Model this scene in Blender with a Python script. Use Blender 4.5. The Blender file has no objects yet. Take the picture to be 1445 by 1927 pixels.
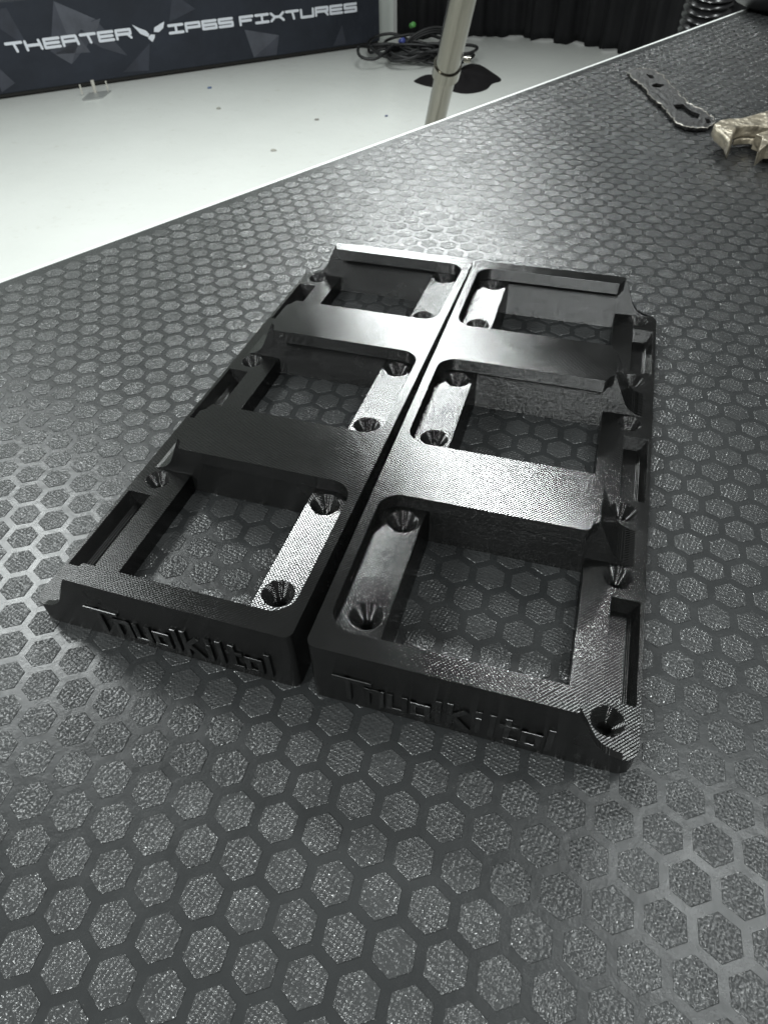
import bpy, bmesh, math, random
from mathutils import Vector, Matrix
random.seed(7)
R = math.radians
sc = bpy.context.scene
COL = sc.collection
sc.unit_settings.system = 'METRIC'
sc.unit_settings.scale_length = 0.01          # one Blender unit is one centimetre

# ------------------------------------------------------------------ camera
cam_d = bpy.data.cameras.new('camera')
cam = bpy.data.objects.new('camera', cam_d)
COL.objects.link(cam)
ROT = Matrix(((0.969546998689716, -0.1631069119391047, 0.18268758197932583),
              (0.24431382039500182, 0.6959720840301524, -0.6752285653130545),
              (-0.01701101101529627, 0.6992989300209291, 0.7146269180319349)))
cam.matrix_world = Matrix.Translation((10.3104, -5.57882, 15.16617)) @ ROT.to_4x4()
cam_d.sensor_fit = 'HORIZONTAL'
cam_d.sensor_width = 36
cam_d.lens = 1282.777 / 1445 * 36
cam_d.clip_start = 0.5
cam_d.clip_end = 5000
cam_d.dof.use_dof = True
cam_d.dof.focus_distance = 19
cam_d.dof.aperture_fstop = 0.75
sc.camera = cam

# ------------------------------------------------------------------ world, exposure, lamps
W = bpy.data.worlds.new('World')
sc.world = W
W.use_nodes = True
bg = W.node_tree.nodes['Background']
bg.inputs['Color'].default_value = (0.96, 1.0, 0.985, 1)
bg.inputs['Strength'].default_value = 0.235
sc.view_settings.view_transform = 'Standard'
sc.view_settings.look = 'None'
sc.view_settings.exposure = 0.0
sc.view_settings.gamma = 1.0
sc.cycles.use_denoising = True
sc.cycles.max_bounces = 6
sc.cycles.caustics_reflective = False
sc.cycles.caustics_refractive = False

def lamp(az, el, dist, sx, sy, rad, spin=0.0, col=(0.95, 1.0, 0.99)):
    "ceiling panel seen from the brackets at azimuth az (from +y to +x) and elevation el"
    o = Vector((6, 11, 1))
    d = Vector((math.sin(R(az)) * math.cos(R(el)), math.cos(R(az)) * math.cos(R(el)), math.sin(R(el))))
    L = bpy.data.lights.new('ceiling_panel_lamp', 'AREA')
    L.shape = 'RECTANGLE'; L.size = sx; L.size_y = sy
    L.energy = rad * math.pi * sx * sy
    L.color = col
    ob = bpy.data.objects.new('ceiling_panel_lamp', L)
    ob.location = o + d * dist
    q = (-d).to_track_quat('-Z', 'Y')
    ob.matrix_world = Matrix.Translation(o + d * dist) @ q.to_matrix().to_4x4() @ Matrix.Rotation(R(spin), 4, 'Z')
    COL.objects.link(ob)
    return ob
lamp(-9, 35, 330, 54, 22, 230)
lamp(-58, 43, 300, 70, 46, 30)
lamp(-131, 42, 260, 22, 70, 85)
lamp(180, 43, 260, 18, 56, 120)
lamp(98, 58, 240, 60, 7, 120)
lamp(52, 64, 250, 54, 16, 36)
lamp(-11, 23, 420, 100, 34, 7)

# ------------------------------------------------------------------ material helpers
def mat(name):
    m = bpy.data.materials.new(name); m.use_nodes = True
    nt = m.node_tree
    return m, nt, nt.nodes['Principled BSDF']
def N(nt, t, **kw):
    n = nt.nodes.new(t)
    for k, v in kw.items(): setattr(n, k, v)
    return n
def math_(nt, op, a, b=None, c=None):
    n = N(nt, 'ShaderNodeMath', operation=op)
    for i, v in enumerate((a, b, c)):
        if v is None: continue
        if isinstance(v, (int, float)): n.inputs[i].default_value = v
        else: nt.links.new(v, n.inputs[i])
    return n.outputs[0]
def noise(nt, vec, scale, detail=3, rough=0.55):
    n = N(nt, 'ShaderNodeTexNoise')
    n.inputs['Scale'].default_value = scale; n.inputs['Detail'].default_value = detail
    n.inputs['Roughness'].default_value = rough
    nt.links.new(vec, n.inputs['Vector'])
    return n.outputs['Fac']
def ramp(nt, fac, stops):
    n = N(nt, 'ShaderNodeValToRGB')
    e = n.color_ramp.elements
    while len(e) < len(stops): e.new(0.5)
    for x, (p, c) in zip(e, stops):
        x.position = p; x.color = (*c, 1) if len(c) == 3 else c
    nt.links.new(fac, n.inputs[0])
    return n.outputs['Color']
def bump(nt, h, dist, strength=1.0, prev=None):
    n = N(nt, 'ShaderNodeBump')
    n.inputs['Strength'].default_value = strength; n.inputs['Distance'].default_value = dist
    nt.links.new(h, n.inputs['Height'])
    if prev is not None: nt.links.new(prev, n.inputs['Normal'])
    return n.outputs['Normal']

def plastic(name, hatch_sign, pitch=0.066, amp=0.0020, rough=0.10, lay_amp=0.0054):
    "glossy black printed plastic: diagonal infill lines on flat tops, layer lines on the sides"
    m, nt, p = mat(name)
    tc = N(nt, 'ShaderNodeTexCoord'); sep = N(nt, 'ShaderNodeSeparateXYZ')
    nt.links.new(tc.outputs['Object'], sep.inputs[0])
    x, y, z = sep.outputs
    w = noise(nt, tc.outputs['Object'], 1.6, 2)
    w2 = noise(nt, tc.outputs['Object'], 9, 3)
    u = math_(nt, 'ADD', x, math_(nt, 'MULTIPLY', y, float(hatch_sign)))
    u = math_(nt, 'ADD', math_(nt, 'MULTIPLY', u, 0.7071), math_(nt, 'MULTIPLY', w2, 0.02))
    hs = math_(nt, 'SINE', math_(nt, 'MULTIPLY', u, 2 * math.pi / pitch))
    # broken beads across the lines
    v = math_(nt, 'SUBTRACT', x, math_(nt, 'MULTIPLY', y, float(hatch_sign)))
    hv = math_(nt, 'SINE', math_(nt, 'ADD', math_(nt, 'MULTIPLY', v, 2 * math.pi / (pitch * 1.35)), math_(nt, 'MULTIPLY', w, 22)))
    cross = math_(nt, 'MULTIPLY', hv, math_(nt, 'MULTIPLY', w, 0.3))
    hatch = math_(nt, 'ADD', hs, cross)
    lay = math_(nt, 'SINE', math_(nt, 'ADD', math_(nt, 'MULTIPLY', z, 2 * math.pi / 0.046), math_(nt, 'MULTIPLY', w2, 2.0)))
    smear = N(nt, 'ShaderNodeMapping'); smear.inputs['Scale'].default_value = (0.6, 0.6, 16)
    nt.links.new(tc.outputs['Object'], smear.inputs['Vector'])
    lay = math_(nt, 'ADD', lay, math_(nt, 'MULTIPLY', noise(nt, smear.outputs[0], 1.5, 2), 0.35))
    geo = N(nt, 'ShaderNodeNewGeometry'); s2 = N(nt, 'ShaderNodeSeparateXYZ')
    nt.links.new(geo.outputs['True Normal'], s2.inputs[0])
    top = math_(nt, 'GREATER_THAN', math_(nt, 'ABSOLUTE', s2.outputs['Z']), 0.93)
    side = math_(nt, 'SUBTRACT', 1.0, top)
    h = math_(nt, 'ADD', math_(nt, 'MULTIPLY', hatch, math_(nt, 'MULTIPLY', top, amp)),
              math_(nt, 'MULTIPLY', lay, math_(nt, 'MULTIPLY', side, lay_amp)))
    n1 = bump(nt, h, 1.0)
    n2 = bump(nt, noise(nt, tc.outputs['Object'], 30, 3), 0.0022, 1.0, n1)
    nt.links.new(n2, p.inputs['Normal'])
    rr = ramp(nt, noise(nt, tc.outputs['Object'], 0.5, 4), [(0.3, (rough,) * 3), (0.7, (rough + 0.08,) * 3)])
    nt.links.new(math_(nt, 'ADD', rr, math_(nt, 'MULTIPLY', side, 0.10)), p.inputs['Roughness'])
    dust = ramp(nt, noise(nt, tc.outputs['Object'], 38, 2, 0.8), [(0.74, (0.0022, 0.0023, 0.0022)), (0.80, (0.05, 0.05, 0.048))])
    nt.links.new(dust, p.inputs['Base Color'])
    p.inputs['Specular IOR Level'].default_value = 0.62
    return m

def cone_mat():
    m, nt, p = mat('black plastic countersink')
    tc = N(nt, 'ShaderNodeTexCoord'); sep = N(nt, 'ShaderNodeSeparateXYZ')
    nt.links.new(tc.outputs['Object'], sep.inputs[0])
    lay = math_(nt, 'SINE', math_(nt, 'MULTIPLY', sep.outputs[2], 2 * math.pi / 0.04))
    n = bump(nt, math_(nt, 'MULTIPLY', lay, 0.0052), 1.0)
    nt.links.new(n, p.inputs['Normal'])
    p.inputs['Base Color'].default_value = (0.008, 0.008, 0.008, 1)
    p.inputs['Roughness'].default_value = 0.07
    p.inputs['Specular IOR Level'].default_value = 0.7
    return m

def simple(name, col, rough, metal=0.0, nscale=None, namp=0.1, spec=0.5, bmp=None):
    m, nt, p = mat(name)
    tc = N(nt, 'ShaderNodeTexCoord')
    if nscale:
        f = noise(nt, tc.outputs['Object'], nscale, 5)
        lo = tuple(c * (1 - namp) for c in col); hi = tuple(min(1, c * (1 + namp)) for c in col)
        nt.links.new(ramp(nt, f, [(0.3, lo), (0.7, hi)]), p.inputs['Base Color'])
    else:
        p.inputs['Base Color'].default_value = (*col, 1)
    p.inputs['Roughness'].default_value = rough
    p.inputs['Metallic'].default_value = metal
    p.inputs['Specular IOR Level'].default_value = spec
    if bmp:
        nt.links.new(bump(nt, noise(nt, tc.outputs['Object'], bmp[0], 4), bmp[1]), p.inputs['Normal'])
    return m

def film_mat():
    m, nt, p = mat('dark phenolic film')
    tc = N(nt, 'ShaderNodeTexCoord')
    co = tc.outputs['Object']
    c = ramp(nt, noise(nt, co, 0.35, 6), [(0.3, (0.0165, 0.0175, 0.018)), (0.7, (0.024, 0.0255, 0.026))])
    mx = N(nt, 'ShaderNodeMix', data_type='RGBA'); mx.inputs[7].default_value = (.16, .16, .15, 1)
    dust = math_(nt, 'MULTIPLY', ramp(nt, noise(nt, co, 11, 2, .4), [(0.745, (0, 0, 0)), (0.775, (1, 1, 1))]), ramp(nt, noise(nt, co, .5, 3), [(0.45, (.15,) * 3), (0.65, (1, 1, 1))]))
    nt.links.new(dust, mx.inputs[0]); nt.links.new(c, mx.inputs[6]); nt.links.new(mx.outputs[2], p.inputs['Base Color'])
    r = ramp(nt, noise(nt, co, 1.3, 6, 0.65), [(0.3, (0.23,) * 3), (0.72, (0.32,) * 3)])
    nt.links.new(r, p.inputs['Roughness'])
    n1 = bump(nt, noise(nt, co, 24, 4, 0.6), 0.0028)
    n2 = bump(nt, noise(nt, co, 2.0, 3), 0.012, 1.0, n1)
    nt.links.new(n2, p.inputs['Normal'])
    p.inputs['Specular IOR Level'].default_value = 0.55
    return m

def pad_mat():
    m, nt, p = mat('wire mesh embossed pad')
    geo = N(nt, 'ShaderNodeNewGeometry')
    co = geo.outputs['Position']
    mp = N(nt, 'ShaderNodeMapping'); mp.inputs['Rotation'].default_value = (0, 0, R(17))
    nt.links.new(co, mp.inputs['Vector'])
    sep = N(nt, 'ShaderNodeSeparateXYZ'); nt.links.new(mp.outputs[0], sep.inputs[0])
    wob = noise(nt, co, 5, 2)
    k = 2 * math.pi / 0.098
    sx = math_(nt, 'SINE', math_(nt, 'ADD', math_(nt, 'MULTIPLY', sep.outputs[0], k), math_(nt, 'MULTIPLY', wob, 5)))
    sy = math_(nt, 'SINE', math_(nt, 'ADD', math_(nt, 'MULTIPLY', sep.outputs[1], k), math_(nt, 'MULTIPLY', wob, 5)))
    dots = math_(nt, 'POWER', math_(nt, 'ABSOLUTE', math_(nt, 'MULTIPLY', math_(nt, 'ADD', sx, 1.0), math_(nt, 'MULTIPLY', math_(nt, 'ADD', sy, 1.0), 0.25))), 1.4)
    crinkle = noise(nt, co, 10, 2, 0.45)
    sel = ramp(nt, noise(nt, co, 0.9, 2), [(0.35, (0.25,) * 3), (0.65, (1.0,) * 3)])
    h = math_(nt, 'ADD', math_(nt, 'MULTIPLY', dots, math_(nt, 'MULTIPLY', sel, 0.015)), math_(nt, 'MULTIPLY', crinkle, 0.032))
    nt.links.new(bump(nt, h, 1.0), p.inputs['Normal'])
    c = ramp(nt, noise(nt, co, 0.6, 5), [(0.3, (0.028, 0.029, 0.0295)), (0.7, (0.040, 0.0415, 0.042))])
    nt.links.new(c, p.inputs['Base Color'])
    p.inputs['Roughness'].default_value = 0.24
    p.inputs['Specular IOR Level'].default_value = 0.52
    return m

# ------------------------------------------------------------------ mesh helpers
def link(name, me, m=None, parent=None, loc=None):
    o = bpy.data.objects.new(name, me)
    COL.objects.link(o)
    if m is not None and not me.materials: me.materials.append(m)
    if parent is not None: o.parent = parent
    if loc is not None: o.location = loc
    return o
def to_mesh(bm, name, smooth=None):
    me = bpy.data.meshes.new(name)
    bmesh.ops.recalc_face_normals(bm, faces=bm.faces)
    bm.to_mesh(me); bm.free()
    if smooth is not None:
        for p in me.polygons: p.use_smooth = True
        me.set_sharp_from_angle(angle=R(smooth))
    return me
def prism(bm, pts, z0, z1, flip=1):
    "extrude a 2-D outline (x,y) from z0 to z1"
    lo = [bm.verts.new((x * flip, y, z0)) for x, y in pts]
    hi = [bm.verts.new((x * flip, y, z1)) for x, y in pts]
    n = len(pts)
    bm.faces.new(lo[::-1]); bm.faces.new(hi)
    for i in range(n): bm.faces.new((lo[i], lo[(i + 1) % n], hi[(i + 1) % n], hi[i]))
def prism_uz(bm, pts, v0, v1, flip=1):
    "extrude a profile in (u,z) along v"
    a = [bm.verts.new((u * flip, v0, z)) for u, z in pts]
    b = [bm.verts.new((u * flip, v1, z)) for u, z in pts]
    n = len(pts)
    bm.faces.new(a); bm.faces.new(b[::-1])
    for i in range(n): bm.faces.new((a[i], b[i], b[(i + 1) % n], a[(i + 1) % n]))
def box(bm, x0, x1, y0, y1, z0, z1, flip=1):
    prism(bm, [(x0, y0), (x1, y0), (x1, y1), (x0, y1)], z0, z1, flip)
def rounded(pts, rad, seg=8):
    "round the corners of a polygon: rad is one radius per corner"
    out = []
    n = len(pts)
    for i in range(n):
        p = Vector(pts[i]); a = Vector(pts[i - 1]); b = Vector(pts[(i + 1) % n]); r = rad[i]
        if r <= 0: out.append(tuple(p)); continue
        da = (a - p).normalized(); db = (b - p).normalized()
        ang = da.angle(db); t = r / math.tan(ang / 2)
        c = p + (da + db).normalized() * (r / math.sin(ang / 2))
        s = p + da * t; e = p + db * t
        a0 = math.atan2(s.y - c.y, s.x - c.x); a1 = math.atan2(e.y - c.y, e.x - c.x)
        d = (a1 - a0 + math.pi) % (2 * math.pi) - math.pi
        for k in range(seg + 1):
            q = a0 + d * k / seg
            out.append((c.x + r * math.cos(q), c.y + r * math.sin(q)))
    return out
def tmp(bm):
    me = bpy.data.meshes.new('tmp')
    bmesh.ops.recalc_face_normals(bm, faces=bm.faces)
    bm.to_mesh(me); bm.free()
    return bpy.data.objects.new('tmp', me)
def boolean(base, ops):
    "apply a list of (operation, object) to base and return the resulting mesh"
    COL.objects.link(base)
    for op, o in ops:
        COL.objects.link(o)
        md = base.modifiers.new('b', 'BOOLEAN'); md.operation = op; md.object = o; md.solver = 'EXACT'
    dg = bpy.context.evaluated_depsgraph_get()
    me = bpy.data.meshes.new_from_object(base.evaluated_get(dg))
    for o in [base] + [o for _, o in ops]:
        old = o.data; bpy.data.objects.remove(o); bpy.data.meshes.remove(old)
    return me
def bevel(o, w, seg=2, ang=40):
    md = o.modifiers.new('bevel', 'BEVEL'); md.width = w; md.segments = seg
    md.limit_method = 'ANGLE'; md.angle_limit = R(ang); md.harden_normals = False
    md.use_clamp_overlap = True
def tube(pts, r, seg=8, closed=False, radii=None):
    bm = bmesh.new(); rings = []
    n = len(pts); pts = [Vector(p) for p in pts]
    up = Vector((0.12, 0.2, 1)).normalized()
    for i, p in enumerate(pts):
        t = (pts[min(i + 1, n - 1)] - pts[max(i - 1, 0)]).normalized()
        a = t.cross(up)
        if a.length < 0.05: a = t.cross(Vector((1, 0, 0)))
        a.normalize(); b = t.cross(a)
        rr = radii[i] if radii else r
        rings.append([bm.verts.new(p + (a * math.cos(q) + b * math.sin(q)) * rr) for q in [2 * math.pi * k / seg for k in range(seg)]])
    for i in range(n - 1):
        for k in range(seg):
            bm.faces.new((rings[i][k], rings[i][(k + 1) % seg], rings[i + 1][(k + 1) % seg], rings[i + 1][k]))
    bm.faces.new(rings[0][::-1]); bm.faces.new(rings[-1])
    return to_mesh(bm, 'tube', 50)
def empty(name, loc=(0, 0, 0), rz=0.0):
    o = bpy.data.objects.new(name, None); COL.objects.link(o)
    o.location = loc; o.rotation_euler = (0, 0, rz); o.empty_display_size = 0.5
    return o
def tag(o, label=None, cat=None, group=None, kind=None):
    if label: o['label'] = label
    if cat: o['category'] = cat
    if group: o['group'] = group
    if kind: o['kind'] = kind
    return o

# ------------------------------------------------------------------ materials
M_cone = cone_mat()
M_film = film_mat()
M_pad = pad_mat()
M_trim = simple('pale edge trim', (0.62, 0.64, 0.62), 0.45)
M_ply = simple('plywood edge', (0.30, 0.23, 0.15), 0.7, nscale=3)
M_leg = simple('grey steel leg', (0.3, 0.3, 0.3), 0.4, 1.0)

# ------------------------------------------------------------------ table
# the edge runs through (-15.15, 19.57) ... (24.35, 89.1)
E0 = Vector((0.01, 45.98)); ED = Vector((14.46, 25.28)).normalized(); EN = Vector((ED.y, -ED.x))   # EN points into the table
def tb(s, d): 
    p = E0 + ED * s + EN * d
    return (p.x, p.y)
S0, S1, DEP = -95.0, 88.0, 92.0
table = empty('worktable', (*tb(0, 40), -75))
tag(table, 'dark worktable top with raised textured hexagons, carrying the two black brackets', 'table')
def tlink(name, me, m, **k):
    o = link(name, me, m, table); o.location = (-table.location.x, -table.location.y, 75)
    return o
bm = bmesh.new(); prism(bm, [tb(S0, 0.25), tb(S1, 0.25), tb(S1, DEP), tb(S0, DEP)], -0.12, 0.0)
top = tlink('tabletop', to_mesh(bm, 'tabletop'), M_film)
bm = bmesh.new(); prism(bm, [tb(S0, 0.3), tb(S1, 0.3), tb(S1, DEP - .1), tb(S0, DEP - .1)], -1.9, -0.13)
tlink('plywood_core', to_mesh(bm, 'core'), M_ply)
bm = bmesh.new(); prism(bm, [tb(S0, -0.02), tb(S1, -0.02), tb(S1, 0.24), tb(S0, 0.24)], -1.95, 0.03)
o = tlink('edge_trim', to_mesh(bm, 'trim'), M_trim); bevel(o, 0.05)
for s, d in ((S0 + 8, 6), (S1 - 8, 6), (S0 + 8, DEP - 6), (S1 - 8, DEP - 6)):
    bm = bmesh.new(); c = tb(s, d); box(bm, c[0] - 2, c[0] + 2, c[1] - 2, c[1] + 2, -75, -1.96)
    o = tlink('leg', to_mesh(bm, 'leg'), M_leg); bevel(o, 0.3)

def hexa(bm, cx, cy, r, z0, z1, rot=0.0):
    def ring(rr, z): return [bm.verts.new((cx + rr * math.cos(R(90 + 60 * k) + rot), cy + rr * math.sin(R(90 + 60 * k) + rot), z)) for k in range(6)]
    a, b, c = ring(r, z0), ring(r - 0.004, z1 - 0.008), ring(r - 0.018, z1)
    for p, q in ((a, b), (b, c)):
        for k in range(6): bm.faces.new((p[k], p[(k + 1) % 6], q[(k + 1) % 6], q[k]))
    bm.faces.new(c)
CI = cam.matrix_world.inverted(); FPX = 1282.777
def project(x, y, z=0.0):
    q = CI @ Vector((x, y, z))
    if q.z > -1: return None
    return (722.5 + FPX * q.x / -q.z, 963.5 - FPX * q.y / -q.z, -q.z)
cells = []
for j in range(-135, 60):
    for i in range(-140, 160):
        x = i + 0.5 * j; y = -j * math.sqrt(3) / 2
        dd = (Vector((x, y)) - E0)
        d = dd.dot(EN); s = dd.dot(ED)
        if d < 0.75 or d > DEP - 1 or s < S0 + 1 or s > S1 - 1: continue
        q = project(x, y)
        if q is None or not (-420 < q[0] < 1900 and -260 < q[1] < 2300): continue
        seen = -20 < q[0] < 1465 and -20 < q[1] < 1947
        cells.append((0 if seen else 1, q[2], x, y))
cells.sort()
RP = 0.80 / math.sqrt(3)
bm = bmesh.new(); hexa(bm, 0, 0, RP, -0.01, 0.018)
pad_me = to_mesh(bm, 'pad'); pad_me.materials.append(M_pad)
off = Vector((-table.location.x, -table.location.y, 75))
for _, _, x, y in cells[:300]:
    o = link('hexagon_pad', pad_me, None, table); o.location = off + Vector((x, y, 0))
bm = bmesh.new()
for _, _, x, y in cells[300:]: hexa(bm, x, y, RP, -0.01, 0.018)
o = tlink('hexagon_pads', to_mesh(bm, 'pads'), M_pad); o['kind'] = 'stuff'

# ------------------------------------------------------------------ brackets
A, ST, B = 2.15, 1.69, 0.66
LIP = 1.70
P = 6.93
LEN = 19.6
RIBS = [(5.25, 7.50), (5.25 + P - .02, 7.5 + P - .05)]
RAMP = [(6.06, A), (6.20, 1.88), (6.34, 1.60), (6.48, 1.30), (6.60, 1.07), (6.72, 0.92), (6.84, 0.82), (6.97, 0.745), (7.10, 0.70), (7.25, B + 0.005)]
# lettering on the front faces: strokes on a 0..1 x 0..1 grid
GLY = {
 'T': [[(-.35, 1), (1.5, 1)], [(.35, 1), (.35, 0)]],
 'r': [[(.15, 0), (.15, .72)], [(.15, .72), (.85, .72)]],
 'n': [[(.1, 0), (.1, .7)], [(.1, .7), (.9, .7)], [(.9, .7), (.9, 0)]],
 'u': [[(.1, .7), (.1, 0)], [(.1, 0), (.9, 0)], [(.9, .7), (.9, 0)]],
 'o': [[(.1, .6), (.1, 0)], [(.1, 0), (.9, 0)], [(.9, 0), (.9, .6)], [(.9, .6), (.1, .6)]],
 'l': [[(.4, 1), (.4, 0)]],
 'k': [[(.1, 1.05), (.1, -.05)], [(.15, .42), (.8, .85)], [(.3, .45), (.95, -.05)]],
 'i': [[(.4, .65), (.4, 0)], [(.4, .98), (.4, .9)]],
 't': [[(.35, 1), (.35, 0)], [(.05, .68), (.85, .68)], [(.35, 0), (.85, 0)]],
}
WORD = [('T', .62), ('n', .60), ('u', .62), ('o', .58), ('l', .34), ('k', .66), ('i', .34), ('l', .34), ('t', .52), ('o', .56), ('l', .3)]
def stroke(bm, a, b, w, y0, y1):
    a = Vector(a); b = Vector(b); d = (b - a).normalized(); n = Vector((-d.y, d.x)) * w / 2
    a = a - d * w / 2; b = b + d * w / 2
    c = [a + n, b + n, b - n, a - n]
    lo = [bm.verts.new((p.x, y0, p.y)) for p in c]; hi = [bm.verts.new((p.x, y1, p.y)) for p in c]
    bm.faces.new(lo); bm.faces.new(hi[::-1])
    for i in range(4): bm.faces.new((lo[i], lo[(i + 1) % 4], hi[(i + 1) % 4], hi[i]))

def make_bracket(flip, origin, ang, label):
    M_body = plastic('glossy black print' + (' a' if flip > 0 else ' b'), -1)
    M_strip = plastic('glossy black print strip' + (' a' if flip > 0 else ' b'), 1, 0.066, 0.0027)
    M_text = plastic('glossy black print letters' + (' a' if flip > 0 else ' b'), 1, 0.08, 0.001, lay_amp=0.003)
    root = empty('mounting_bracket', (origin[0], origin[1], 0.0185), -ang)
    tag(root, label, 'bracket', 'black printed mounting brackets')
    f = flip
    # comb shaped top plate
    v = [0.0, 0.6, 5.25, 7.5, RIBS[1][0], RIBS[1][1], 19.0, LEN]
    pts = [(-.4, -.4), (6.06, -.4), (6.06, .17), (5.87, .6), (.28, .6), (.28, v[2]), (5.80, v[2]), (5.90, v[2] + .30), (6.06, v[2] + .42), (6.06, v[3] - .42), (5.93, v[3] - .30), (5.83, v[3]), (.28, v[3]),
           (.28, v[4]), (5.80, v[4]), (5.90, v[4] + .30), (6.06, v[4] + .42), (6.06, v[5] - .42), (5.93, v[5] - .30), (5.83, v[5]), (.28, v[5]), (.28, 19.0), (5.87, 19.0), (6.06, LEN - .17), (6.06, LEN + .4), (-.4, LEN + .4)]
    rad = [0, 0, 0, .05, .62, .62, .06, 0, 0, 0, 0, .06, .62, .62, .06, 0, 0, 0, 0, .06, .62, .62, .05, 0, 0, 0]
    bm = bmesh.new(); prism(bm, rounded(pts, rad, 9), LIP, A, f); plate = tmp(bm)
    ops = []
    def add(bm): ops.append(('UNION', tmp(bm)))
    bm = bmesh.new(); box(bm, -.4, .27, -.4, LEN + .4, -.3, LIP + .2, f); add(bm)                       # inner side wall
    prof = [(.1, -.3), (7.30, -.3), (7.30, .5)] + [(7.25, B + .005)] + RAMP[::-1][1:-1] + [(6.063, A - .006), (5.95, A - .006), (5.95, LIP + .1), (.1, LIP + .1)]
    for v0, v1 in ((-.4, .165), (LEN - .165, LEN + .4), (v[2] + .43, v[3] - .43), (v[4] + .43, v[5] - .43)):
        bm = bmesh.new(); prism_uz(bm, prof, v0, v1, f); add(bm)
    bm = bmesh.new(); prism(bm, [(5.96, -.4), (8, -.4), (8, LEN + .4), (5.96, LEN + .4)], -.3, B, f); add(bm)    # low outer rail
    # outer outline with rounded corners
    bm = bmesh.new(); prism(bm, rounded([(0, 0), (7.6, 0), (7.6, LEN), (0, LEN)], [.22, .42, .42, .22], 10), 0, 3, f)
    ops.append(('INTERSECT', tmp(bm)))
    for k in range(3):                                                                          # cable slots in the rail
        v0 = 1.40 + P * k; v1 = 4.50 + P * k
        bm = bmesh.new()
        prism_uz(bm, [(6.72, .10), (7.26, .10), (7.36, .22), (7.50, B + .02), (7.50, 1.0), (6.74, 1.0)], v0, v1, f)
        ops.append(('DIFFERENCE', tmp(bm)))
    holes_s = [(.98, q + P * k) for k in range(3) for q in (1.44, 4.70)]
    holes_r = [(6.88, q + P * k) for k in range(3) for q in (.87, 5.19)]
    for hu, hv in holes_r:
        bm = bmesh.new(); bmesh.ops.create_cone(bm, cap_ends=True, segments=40, radius1=.39, radius2=.39, depth=2, matrix=Matrix.Translation((hu * f, hv, B)))
        ops.append(('DIFFERENCE', tmp(bm)))
    me = boolean(plate, ops)
    me.materials.clear(); me.materials.append(M_body)
    fr = link('frame', me, M_body, root); bevel(fr, 0.05, 3, 35)
    # countersunk insert
    def cone(par, hu, hv, zt, top, nm):
        bm = bmesh.new(); rings = []
        for r_, z_ in ((.393, 0.002), (.388, -.006), (.165, -.36), (.160, -.375), (.158, -top + .02)):
            rings.append([bm.verts.new((r_ * math.cos(2 * math.pi * i / 48), r_ * math.sin(2 * math.pi * i / 48), z_)) for i in range(48)])
        for a, b in zip(rings, rings[1:]):
            for i in range(48): bm.faces.new((a[i], a[(i + 1) % 48], b[(i + 1) % 48], b[i]))
        bm.faces.new(rings[-1])
        m_ = to_mesh(bm, 'countersink', 30)
        for p in m_.polygons: pass
        m_.flip_normals() if False else None
        return link('countersunk_hole', m_, M_cone, par, (hu * f, hv, zt))
    for hu, hv in holes_r: cone(root, hu, hv, B, B, 'r')
    for k in range(3):
        v0 = (.10, v[2] + .9 + .3, v[4] + .9 + .3)[k]; v1 = (v[2] + .5, v[4] + .5, LEN - .12)[k]
        v0 = (.10, v[3] - .5, v[5] - .5)[k]
        bm = bmesh.new(); box(bm, .2, 1.51, v0, v1, 0.0, ST, f)
        ops = []
        for hu, hv in holes_s[2 * k:2 * k + 2]:
            b2 = bmesh.new(); bmesh.ops.create_cone(b2, cap_ends=True, segments=40, radius1=.39, radius2=.39, depth=6, matrix=Matrix.Translation((hu * f, hv, B)))
            ops.append(('DIFFERENCE', tmp(b2)))
        me = boolean(tmp(bm), ops); me.materials.clear(); me.materials.append(M_strip)
        st = link('mounting_strip', me, M_strip, root); bevel(st, .04, 3, 35)
        for hu, hv in holes_s[2 * k:2 * k + 2]: cone(st, hu, hv, ST, ST, 's')
    # raised lettering, reads left to right on both brackets
    x = (.82 if f > 0 else -5.55)
    for ch, w in WORD:
        bm = bmesh.new()
        for i, (a, b) in enumerate(GLY[ch]):
            H = .82
            stroke(bm, (x + a[0] * w * .72, .37 + a[1] * H), (x + b[0] * w * .72, .37 + b[1] * H), .15, -.07 - .001 * i, .02 + .001 * i)
        o = link('letter', to_mesh(bm, 'letter'), M_text, root); bevel(o, .012, 1)
        x += w * .92
    return root
make_bracket(1, (6.27, 2.25), math.atan(.043), 'right black printed bracket, its ramped ribs falling towards the right side of the table')
make_bracket(-1, (5.90, 2.30), math.atan(.058), 'left black printed bracket, its low slotted rail nearest the white floor side')

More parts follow.
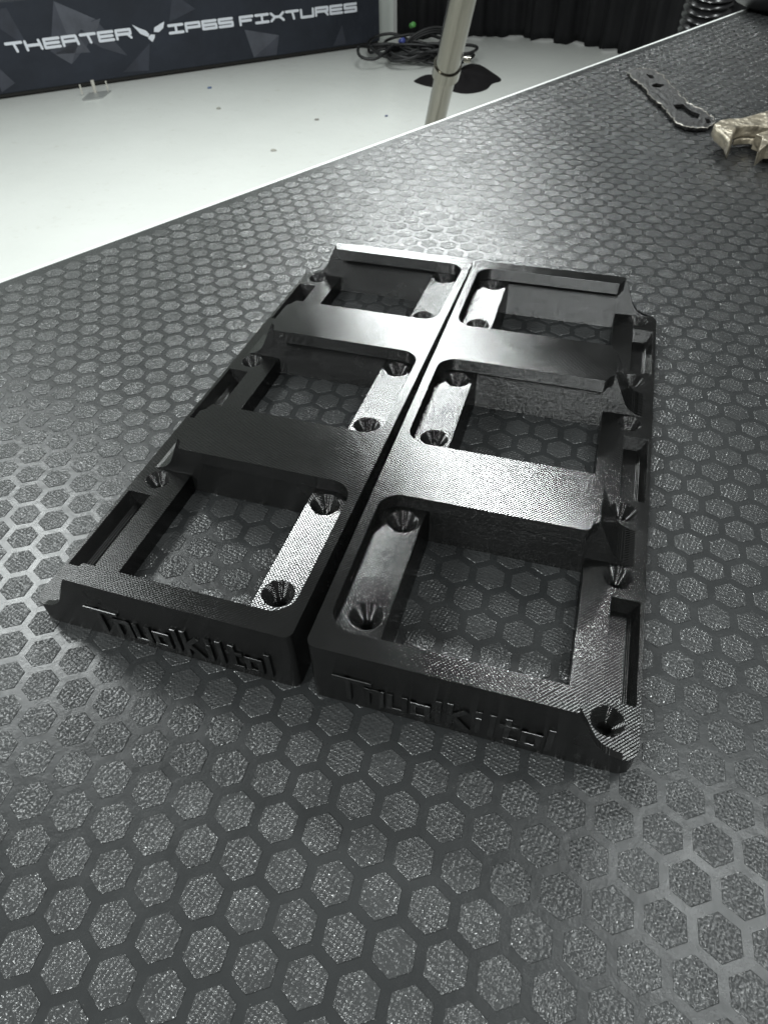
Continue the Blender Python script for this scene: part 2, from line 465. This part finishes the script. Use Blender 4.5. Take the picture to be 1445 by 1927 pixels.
# ------------------------------------------------------------------ things at the far end of the table
def z_at(px, py, z):
    "point on the level z under a pixel of the photograph"
    d = ROT @ Vector(((px - 722.5) / FPX, -(py - 963.5) / FPX, -1.0))
    o = cam.matrix_world.translation
    s = (z - o.z) / d.z
    return o + d * s
def outline(zoomed, ox, oy, k, z): return [tuple(z_at(ox + x / k, oy + y / k, z)[:2]) for x, y in zoomed]
M_gasket = simple('scuffed black sheet', (0.007, 0.0065, 0.0065), 0.42, nscale=2, namp=.6, spec=.3, bmp=(3, .12))
def jag(z, *a):
    o = outline(z, *a); r = []
    for i in range(len(o)):
        p, q = Vector(o[i]), Vector(o[(i + 1) % len(o)])
        for k in range(3):
            v = p.lerp(q, k / 3); r.append((v.x + random.uniform(-.13, .13), v.y + random.uniform(-.13, .13)))
    return r
g_out = jag([(150, 175), (190, 215), (245, 255), (295, 315), (345, 372), (400, 430), (460, 470), (505, 530), (545, 580), (600, 635), (670, 675), (750, 690), (850, 690), (925, 672), (965, 645), (945, 605), (885, 560), (850, 520),
                 (760, 490), (690, 455), (640, 400), (625, 350), (560, 295), (505, 240), (455, 195), (400, 158), (310, 140), (225, 150)], 1150, 100, 4.898, .3)
bm = bmesh.new(); prism(bm, rounded(g_out, [0.0] * len(g_out)), .14, .34)
cut = []
for h in ([(318, 190), (385, 205), (400, 235), (352, 232)], [(365, 292), (425, 278), (492, 292), (450, 318), (385, 315)], [(565, 478), (660, 470), (700, 508), (762, 545), (815, 560), (800, 605), (735, 595), (690, 555), (610, 530)], [(860, 600), (905, 610), (925, 640), (880, 650)]):
    b2 = bmesh.new(); prism(b2, outline(h, 1150, 100, 4.898, .3), -.5, 1.5); cut.append(('DIFFERENCE', tmp(b2)))
me = boolean(tmp(bm), cut); me.materials.clear(); me.materials.append(M_gasket)
o = link('gasket_plate', me, M_gasket); bevel(o, .05, 2, 30)
M_worn = simple('worn bright edge', (.32, .30, .27), .35, .6, nscale=3, namp=.6)
gp = []
for i_ in range(len(g_out)):
    a_, b_ = Vector(g_out[i_]), Vector(g_out[(i_ + 1) % len(g_out)])
    for k_ in range(2):
        q_ = a_.lerp(b_, k_ / 2)
        gp.append((q_.x, q_.y, .33 + random.uniform(-.03, .03)))
link('worn_edge', tube(gp + gp[:1], .04, 6, radii=[random.uniform(.02, .055) for _ in range(len(gp) + 1)]), M_worn, o)
tag(o, 'flat black gasket plate with ragged cut-outs lying beside the tan metal tool', 'gasket')

M_tan = simple('worn tan metal', (0.29, 0.255, 0.195), 0.36, .55, nscale=1.5, namp=.45, bmp=(1.0, .35))
tool = empty('hand_tool', (*z_at(1400, 262, 0)[:2], 0)); tag(tool, 'tan metal tool with a hooked jaw at the right edge, touching the gasket plate', 'tool')
def plate_obj(name, pts, z0, z1, m, par, bev=.12, ref=None):
    bm = bmesh.new(); prism(bm, outline(pts, 1150, 100, 4.898, ref if ref is not None else (z0 + z1) / 2), z0, z1)
    o = link(name, to_mesh(bm, name), m, par); o.location = (-par.location.x, -par.location.y, 0); bevel(o, bev, 3, 30); return o
plate_obj('upper_jaw', [(945, 655), (1000, 618), (1085, 602), (1190, 600), (1310, 568), (1445, 528), (1600, 500), (1600, 690), (1445, 672), (1320, 668), (1225, 668), (1155, 690), (1130, 740), (1105, 800), (1088, 850), (1065, 790), (1010, 735), (965, 700)], .75, 1.45, M_tan, tool, .3, 1.4)
plate_obj('lower_bar', [(1120, 800), (1180, 765), (1285, 750), (1400, 775), (1520, 800), (1520, 860), (1400, 832), (1280, 800), (1190, 805), (1130, 815)], .35, .72, M_tan, tool, .1, .6)
plate_obj('lower_jaw', [(1330, 750), (1445, 715), (1620, 700), (1620, 840), (1445, 838), (1372, 900), (1358, 905), (1378, 830), (1390, 775)], .4, 1.25, M_tan, tool, .15, 1.2)
plate_obj('hook_tip', [(1060, 790), (1105, 770), (1112, 830), (1088, 882)], .0, .8, M_tan, tool, .08, .6)
plate_obj('rest_foot', [(1380, 840), (1440, 830), (1430, 880), (1372, 905)], .0, .5, M_tan, tool, .06, .4)

# dark rounded case on the far corner of the table
M_case = simple('black rubber', (0.008, 0.008, 0.009), 0.45, bmp=(2, .05))
case = empty('lens_case', (31.2, 92, 0)); tag(case, 'black rounded case with a pale rim at the far right corner of the table', 'case')
def lathe(prof, seg=40):
    bm = bmesh.new(); rings = []
    for r_, z_ in prof: rings.append([bm.verts.new((r_ * math.cos(2 * math.pi * i / seg), r_ * math.sin(2 * math.pi * i / seg), z_)) for i in range(seg)])
    for a, b in zip(rings, rings[1:]):
        for i in range(seg): bm.faces.new((a[i], a[(i + 1) % seg], b[(i + 1) % seg], b[i]))
    bm.faces.new(rings[0][::-1]); bm.faces.new(rings[-1])
    return to_mesh(bm, 'lathe', 35)
link('case_body', lathe([(5.2, .05), (6.6, .6), (7.4, 1.8), (7.6, 3.4), (7.4, 5.0)]), M_case, case)
link('case_rim', lathe([(7.5, 5.01), (7.7, 5.1), (7.7, 5.45), (7.2, 5.5)]), simple('dull brass rim', (0.45, 0.36, 0.26), .35, .7), case)
link('case_lid', lathe([(7.1, 5.51), (6.8, 6.6), (5.0, 7.6), (2.5, 8.0), (.3, 8.1)]), M_case, case)

# ------------------------------------------------------------------ room beyond the table
FZ = -75.0
def floor_mat():
    m, nt, p = mat('white painted floor')
    tc = N(nt, 'ShaderNodeTexCoord'); co = tc.outputs['Object']
    base = ramp(nt, noise(nt, co, 0.012, 6), [(0.3, (0.66, 0.675, 0.645)), (0.7, (0.74, 0.755, 0.725))])
    scuff = ramp(nt, noise(nt, co, 0.22, 5, 0.7), [(0.60, (1, 1, 1)), (0.74, (0.88, 0.87, 0.84))])
    mx = N(nt, 'ShaderNodeMix', data_type='RGBA', blend_type='MULTIPLY'); mx.inputs[0].default_value = 1
    nt.links.new(base, mx.inputs[6]); nt.links.new(scuff, mx.inputs[7])
    nt.links.new(mx.outputs[2], p.inputs['Base Color'])
    p.inputs['Roughness'].default_value = 0.28
    nt.links.new(bump(nt, noise(nt, co, 0.25, 4), 0.12), p.inputs['Normal'])
    return m
bm = bmesh.new(); prism(bm, [(-900, -500), (900, -500), (900, 900), (-900, 900)], FZ - 10, FZ)
tag(link('floor', to_mesh(bm, 'floor'), floor_mat()), kind='structure')

M_wall = simple('white wall paint', (0.72, 0.76, 0.72), 0.6, nscale=.05, namp=.04)
F0 = Vector((-253.96, 300.54)); F1 = Vector((-104.52, 434.67)); BD = (F1 - F0).normalized(); BN = Vector((BD.y, -BD.x))   # BN faces the camera
def wallpt(s, off): p = F0 + BD * s + BN * off; return (p.x, p.y)
bm = bmesh.new(); prism(bm, [wallpt(-420, -14), wallpt(217, -14), wallpt(217, -26), wallpt(-420, -26)], FZ, 230)
o = tag(link('back_wall', to_mesh(bm, 'wall'), M_wall), 'plain white wall behind the long dark banner', 'wall', kind='structure')

# long dark banner
ban = empty('event_banner', (F0.x, F0.y, FZ), math.atan2(BD.y, BD.x))
tag(ban, 'long low dark banner with white lettering standing on the white floor', 'banner')
def banner_mat():
    m, nt, p = mat('navy banner fabric')
    tc = N(nt, 'ShaderNodeTexCoord')
    nt.links.new(ramp(nt, noise(nt, tc.outputs['Object'], .04, 4), [(.3, (0.010, 0.013, 0.021)), (.7, (0.020, 0.025, 0.038))]), p.inputs['Base Color'])
    p.inputs['Roughness'].default_value = .75
    nt.links.new(bump(nt, noise(nt, tc.outputs['Object'], .06, 3), 1.2), p.inputs['Normal'])
    return m
M_ban = banner_mat()
bm = bmesh.new(); box(bm, -160, 200.8, 0, 9, 2.2, 36)
o = link('banner_panel', to_mesh(bm, 'panel'), M_ban, ban); bevel(o, .4)
bm = bmesh.new(); box(bm, -160, 200.2, 1, 8, .8, 2.15)
link('bottom_rail', to_mesh(bm, 'rail'), simple('dark rail', (0.012, .011, .010), .6), ban)
# printed facets
M_fac = [simple('banner print %d' % i, c, .75, nscale=.12, namp=.25) for i, c in enumerate([(0.075, 0.080, 0.098), (0.050, 0.054, 0.070), (0.034, 0.038, 0.052)])]
FAC = [([(36.2, 34.6), (28.6, 16.4), (36.1, 10.3), (47, 18)], 1), ([(36.2, 34.6), (38, 20), (52, 26.5)], 0), ([(36.1, 10.3), (30, 15), (46, 14), (43, 20)], 0), ([(52, 26.5), (62.6, 10.8), (52, 15), (43, 21)], 1), ([(43, 24), (54.5, 26.5), (50, 20)], 0),
       ([(58.7, 4.3), (74.6, 14.7), (71.1, 3.5)], 2), ([(123.3, 15.2), (141.6, 11), (126.4, 2.8)], 0), ([(126.4, 2.8), (141.6, 11), (139, 2.6)], 1), ([(172, 3), (178, 12), (180, 3)], 2), ([(4, 33), (16, 34), (20, 18)], 2), ([(2, 16), (9, 6), (2, 3)], 1),
       ([(-30, 30), (-12, 12), (-34, 6)], 1), ([(-70, 8), (-50, 30), (-44, 10)], 2), ([(90, 33), (100, 26), (86, 22)], 2)]
for i, (pt, k) in enumerate(FAC):
    bm = bmesh.new(); y = -.05 - .012 * i
    bm.faces.new([bm.verts.new((a, y, b)) for a, b in pt]); bmesh.ops.recalc_face_normals(bm, faces=bm.faces)
    link('printed_facet', to_mesh(bm, 'facet'), M_fac[k], ban)
# banner lettering (rounded strokes)
M_let = simple('white print', (0.72, 0.74, 0.80), .6)
G2 = {
 'T': [[(0, 1), (1, 1)], [(.5, 1), (.62, 0)]], 'H': [[(0, 1), (.05, 0)], [(.9, 1), (1, 0)], [(.05, .5), (.95, .5)]],
 'E': [[(1, 1), (0, 1), (0, 0), (1, 0)], [(0, .5), (.95, .5)]], 'A': [[(0, 0), (0, 1), (.9, 1), (1, 0)], [(0, .45), (.95, .45)]],
 'R': [[(0, 0), (0, 1), (1, 1), (1, .5), (0, .5)], [(.75, .5), (1, 0)]], 'I': [[(.0, 1), (1, 1)], [(.5, 1), (.5, 0)], [(0, 0), (1, 0)]],
 'P': [[(0, 0), (0, 1), (1, 1), (1, .45), (0, .45)]], '6': [[(1, 1), (0, 1), (0, 0), (1, 0), (1, .5), (0, .5)]], '5': [[(1, 1), (0, 1), (0, .5), (1, .5), (1, 0), (0, 0)]],
 'F': [[(0, 0), (0, 1), (1, 1)], [(0, .5), (.85, .5)]], 'X': [[(0, 1), (.3, .5), (.7, .5), (1, 1)], [(0, 0), (.3, .5)], [(.7, .5), (1, 0)]],
 'U': [[(0, 1), (0, 0), (1, 0), (1, 1)]], 'S': [[(1, 1), (0, 1), (0, .5), (1, .5), (1, 0), (0, 0)]], '/': [[(0, 0), (.5, 1)]]}
def capsule(bm, a, b, w, y):
    a = Vector(a); b = Vector(b); d = (b - a).normalized(); q0 = math.atan2(d.y, d.x); vs = []
    for k in range(7): q = q0 + math.pi / 2 + math.pi * k / 6; vs.append(a + Vector((math.cos(q), math.sin(q))) * w / 2)
    for k in range(7): q = q0 - math.pi / 2 + math.pi * k / 6; vs.append(b + Vector((math.cos(q), math.sin(q))) * w / 2)
    f_ = [bm.verts.new((p.x, y, p.y)) for p in vs]; g_ = [bm.verts.new((p.x, y + .15, p.y)) for p in vs]
    bm.faces.new(f_)
    for i in range(len(vs)): bm.faces.new((f_[i], f_[(i + 1) % 14], g_[(i + 1) % 14], g_[i]))
def write(word, x0, x1, z0, h, gap=.2):
    n = len(word); w = (x1 - x0) / (n - gap) ; cw = w * (1 - gap)
    for i, ch in enumerate(word):
        bm = bmesh.new(); k = 0
        for pl in G2[ch]:
            for a, b in zip(pl, pl[1:]):
                capsule(bm, (x0 + i * w + a[0] * cw, z0 + a[1] * h), (x0 + i * w + b[0] * cw, z0 + b[1] * h), 1.15, -.35 - .004 * k); k += 1
        link('letter', to_mesh(bm, 'letter'), M_let, ban)
write('THEATER', 10.6, 66.4, 17.9, 3.2)
write('/', 4.0, 8.5, 17.0, 4.8, .4)
write('IP65', 85.2, 117.4, 17.6, 3.0)
write('FIXTURES', 121.6, 186.6, 17.4, 3.1)
bm = bmesh.new()
for pl in ([(68, 22.8), (71, 18.8), (74.3, 17.2), (75.2, 18.2), (74, 19.8), (70.8, 21.2)], [(83.6, 22.6), (78.2, 20.6), (77.6, 18.9), (80, 18.6), (82.4, 20)], [(74.4, 17.3), (76, 18.1), (77.8, 17.8), (77.4, 16.6), (75.9, 15), (74.2, 16.6)]):
    bm.faces.new([bm.verts.new((a, -.42, b)) for a, b in pl])
bmesh.ops.recalc_face_normals(bm, faces=bm.faces)
link('bird_emblem', to_mesh(bm, 'emblem'), M_let, ban)

# banner foot
fx = empty('banner_foot', (-216.5, 319.5, FZ), math.atan2(BD.y, BD.x)); tag(fx, 'small grey foot plate with pale pegs at the bottom of the dark banner', 'stand foot')
M_foot = simple('grey steel plate', (0.40, .41, .40), .4, .3)
bm = bmesh.new(); prism(bm, rounded([(-8, -12), (2, -12), (9, -1), (-2, -1)], [2, 2, 1, 1], 5), 0, .5); link('foot_plate', to_mesh(bm, 'fp'), M_foot, fx)
for x_, h_ in ((-5, 4.5), (1, 5.5), (7, 4.5)):
    link('peg', tube([(x_, -1.6, .5), (x_, -1.6, h_)], .8 if x_ == 1 else .35, 10), simple('pale peg', (.6, .58, .52), .4), fx)

# black curtain
def curtain_mat():
    m, nt, p = mat('black drape')
    tc = N(nt, 'ShaderNodeTexCoord')
    nt.links.new(ramp(nt, noise(nt, tc.outputs['Object'], .05, 4), [(.3, (0.006, .006, .007)), (.7, (0.013, .013, .014))]), p.inputs['Base Color'])
    p.inputs['Roughness'].default_value = .85; p.inputs['Specular IOR Level'].default_value = .25
    return m
path = [Vector(p) for p in ((-100.5, 462), (-86, 456), (-59, 461), (-33, 468), (-8, 457), (7, 455), (25, 438), (70, 415), (140, 395), (260, 370), (420, 330))]
seg = []
for a, b in zip(path, path[1:]):
    n_ = max(2, int((b - a).length / 1.6))
    for k in range(n_): seg.append(a.lerp(b, k / n_))
bm = bmesh.new(); cols = []
acc = 0
for i, p in enumerate(seg):
    t = (seg[min(i + 1, len(seg) - 1)] - seg[max(i - 1, 0)]).normalized(); nn = Vector((t.y, -t.x))
    acc = i * 1.6; row = []
    for k in range(14):
        z = FZ + .4 + (305 * (k / 13) ** 1.6)
        w = (2.6 * math.sin(acc * .42 + 1.4 * math.sin(acc * .05)) + 1.3 * math.sin(acc * .97 + z * .01)) * (1 - .25 * k / 13)
        q = p + nn * w; zz = z + (.9 * math.sin(acc * .31) if k == 0 else 0)
        row.append(bm.verts.new((q.x, q.y, zz)))
    cols.append(row)
for a, b in zip(cols, cols[1:]):
    for k in range(13): bm.faces.new((a[k], b[k], b[k + 1], a[k + 1]))
o = link('stage_curtain', to_mesh(bm, 'curtain', 180), curtain_mat())
md = o.modifiers.new('s', 'SOLIDIFY'); md.thickness = .5
tag(o, 'black floor length stage curtain hanging in folds at the back of the room', 'curtain')

# slanted aluminium pole
pole = empty('slanted_pole', (-33.3, 190.4, FZ)); tag(pole, 'slanted bare aluminium tube with a joint collar crossing behind the table edge', 'pole')
pd = Vector((7.5, -17.4, 25.2)).normalized()
def palu():
    m, nt, p = mat('brushed aluminium')
    tc = N(nt, 'ShaderNodeTexCoord'); mp = N(nt, 'ShaderNodeMapping'); mp.inputs['Scale'].default_value = (1, 1, .05)
    nt.links.new(tc.outputs['Object'], mp.inputs['Vector'])
    f_ = noise(nt, mp.outputs[0], 1.2, 5, .7)
    nt.links.new(ramp(nt, f_, [(.3, (.13, .125, .105)), (.7, (.19, .18, .155))]), p.inputs['Base Color'])
    p.inputs['Metallic'].default_value = 1.0; p.inputs['Roughness'].default_value = .2
    nt.links.new(bump(nt, f_, .03), p.inputs['Normal'])
    return m
M_alu = palu()
def rod(a, b, r, nm):
    L = (b - a).length
    me = lathe([(r - .1, 0), (r, .1), (r, L - .1), (r - .1, L)], 28)
    o = link(nm, me, M_alu, pole); o.location = a; o.rotation_mode = 'QUATERNION'; o.rotation_quaternion = (b - a).to_track_quat('Z', 'Y')
    return o
def pp(z): return pd * (z / pd.z)
rod(pp(0), pp(54), 2.2, 'lower_tube'); rod(pp(54), pp(150), 2.5, 'upper_tube'); rod(pp(53), pp(55.2), 2.85, 'collar')
q = pp(56) + Vector((2.9, 0.6, 0))
o = link('clamp_screw', lathe([(.2, 0), (.55, .1), (.55, 1.3), (.2, 1.4)], 12), M_alu, pole); o.location = q; o.rotation_euler = (0, R(90), 0)
bm = bmesh.new(); bmesh.ops.create_cone(bm, cap_ends=True, segments=24, radius1=9, radius2=8.5, depth=1.4, matrix=Matrix.Translation((0, 0, .7)))
link('floor_plate', to_mesh(bm, 'plate'), M_alu, pole)

# ribbed hose
hose = empty('ribbed_hose', (26.5, 124, FZ)); tag(hose, 'glossy black ribbed hose rising just behind the far table edge', 'hose')
hp = [Vector((26, 128, FZ + .2)), Vector((26, 125, -45)), Vector((25.7, 122.6, -12)), Vector((25.6, 120.6, -3)), Vector((26.5, 116, 14)), Vector((29, 108, 34))]
pts = []; rad = []
for a, b in zip(hp, hp[1:]):
    L = (b - a).length; n_ = int(L / .19)
    for k in range(n_): pts.append(a.lerp(b, k / n_))
tt = 0
for i, p in enumerate(pts): rad.append(3.15 + .34 * math.sin(i * .19 / .95 * 2 * math.pi))
o = link('hose_body', tube([p - hose.location for p in pts], 3, 24, radii=rad), simple('glossy black hose', (0.008, .008, .009), .22, spec=.6), hose)

# cables on the floor
M_cab = simple('black cable', (0.012, .012, .013), .45)
cab = empty('cable_heap', (-78, 400, FZ)); tag(cab, 'tangled heap of black cables on the white floor at the curtain', 'cables')
rnd = random.Random(5)
for k in range(19):
    cx = -24 + 32 * rnd.random() ** .8 + (k % 3) * 4 ; cy = -6 + rnd.random() * 26
    a_, b_ = 6 + rnd.random() * 13, 4 + rnd.random() * 10; ph = rnd.random() * 6.3; z0 = .9 + rnd.random() * 5
    pts = []
    for i in range(60):
        q = ph + i / 59 * (6.6 + rnd.random() * .02)
        pts.append((cx + a_ * math.cos(q) * (1 + .08 * math.sin(3 * q)), cy + b_ * math.sin(q) * (1 + .1 * math.sin(2 * q + 1)), z0 + 1.2 * math.sin(2 * q + ph) + 1.2))
    link('cable_loop', tube(pts, .75, 8), M_cab, cab)
for x_, y_, z_, c, nm in ((-6, 22, 12, (.10, .34, .08), 'green_connector'), (-8, 6, 8, (.06, .08, .3), 'blue_connector')):
    o = link(nm, lathe([(.6, 0), (1.3, .3), (1.3, 3.2), (.7, 3.6)], 14), simple(nm.replace('_', ' '), c, .4), cab); o.location = (x_, y_, z_); o.rotation_euler = (R(70), 0, R(40))
link('coiled_bundle', tube([(4 + 11 * math.cos(i * .3), 14 + 6 * math.sin(i * .3), 5 + 5 * math.sin(i * .3 + .6) + i * .05) for i in range(64)], .8, 8), M_cab, cab)

# black cloth on the floor
def blob(px_pts, h, name, m, par=None):
    c = [z_at(x, y, FZ + .4) for x, y in px_pts]
    cen = sum(c, Vector()) / len(c); bm = bmesh.new(); prev = None; n = len(c); NR = 7
    rings = []
    for r_ in range(NR):
        t = 1 - r_ / NR; row = []
        for i, p in enumerate(c):
            q = cen + (p - cen) * t
            z = FZ + .05 + h * (1 - t ** 2.6) * (1 + .75 * math.sin(i * 1.9 + r_ * 1.1) * math.cos(i * .7)) + (.0 if r_ == 0 else .3)
            row.append(bm.verts.new((q.x, q.y, z)))
        rings.append(row)
    for a, b in zip(rings, rings[1:]):
        for i in range(n): bm.faces.new((a[i], a[(i + 1) % n], b[(i + 1) % n], b[i]))
    bm.faces.new(rings[-1])
    o = link(name, to_mesh(bm, name, 180), m, par); s = o.modifiers.new('s', 'SUBSURF'); s.levels = s.render_levels = 2
    return o
M_cloth = simple('black cloth', (0.008, .007, .008), .9, spec=.2)
o = blob([(777, 149), (783, 148), (800, 150), (812, 152), (826, 150), (846, 135), (866, 131), (878, 124), (888, 124), (897, 121), (908, 121), (917, 127), (930, 136), (944, 145), (944, 152), (924, 154), (921, 164), (905, 171), (880, 175), (862, 173), (845, 168), (828, 163), (812, 162), (795, 158), (780, 153)], 3.0, 'dropped_cloth', M_cloth)
tag(o, 'crumpled black cloth with a trailing end lying on the white floor behind the pole', 'cloth')
# small scraps
SC = [((395, 165), (.10, .15, .28), 1.5, 'blue paper chip on the white floor in front of the banner lettering'), ((412, 204), (.32, .32, .28), 1.2, 'grey scuffed crumb on the floor just below the blue paper chip'),
      ((596, 225), (.25, .24, .22), 1.1, 'dark grey crumb on the white floor left of the slanted pole'), ((727, 218), (.10, .12, .2), 1.0, 'tiny navy chip on the floor close to the slanted pole base'), ((515, 283), (.35, .34, .3), 1.2, 'pale brown crumb on the floor close to the table edge')]
for (px, py), c, s, lb in SC:
    p = z_at(px, py, FZ); bm = bmesh.new()
    prism(bm, [(s * math.cos(q) * rnd.uniform(.6, 1.1), s * math.sin(q) * rnd.uniform(.6, 1.1)) for q in [i * 2 * math.pi / 7 for i in range(7)]], .05, .45)
    o = link('floor_scrap', to_mesh(bm, 'scrap'), simple('scrap', c, .6)); o.location = (p.x, p.y, FZ)
    bevel(o, .08); tag(o, lb, 'scrap', 'small scraps on the floor')
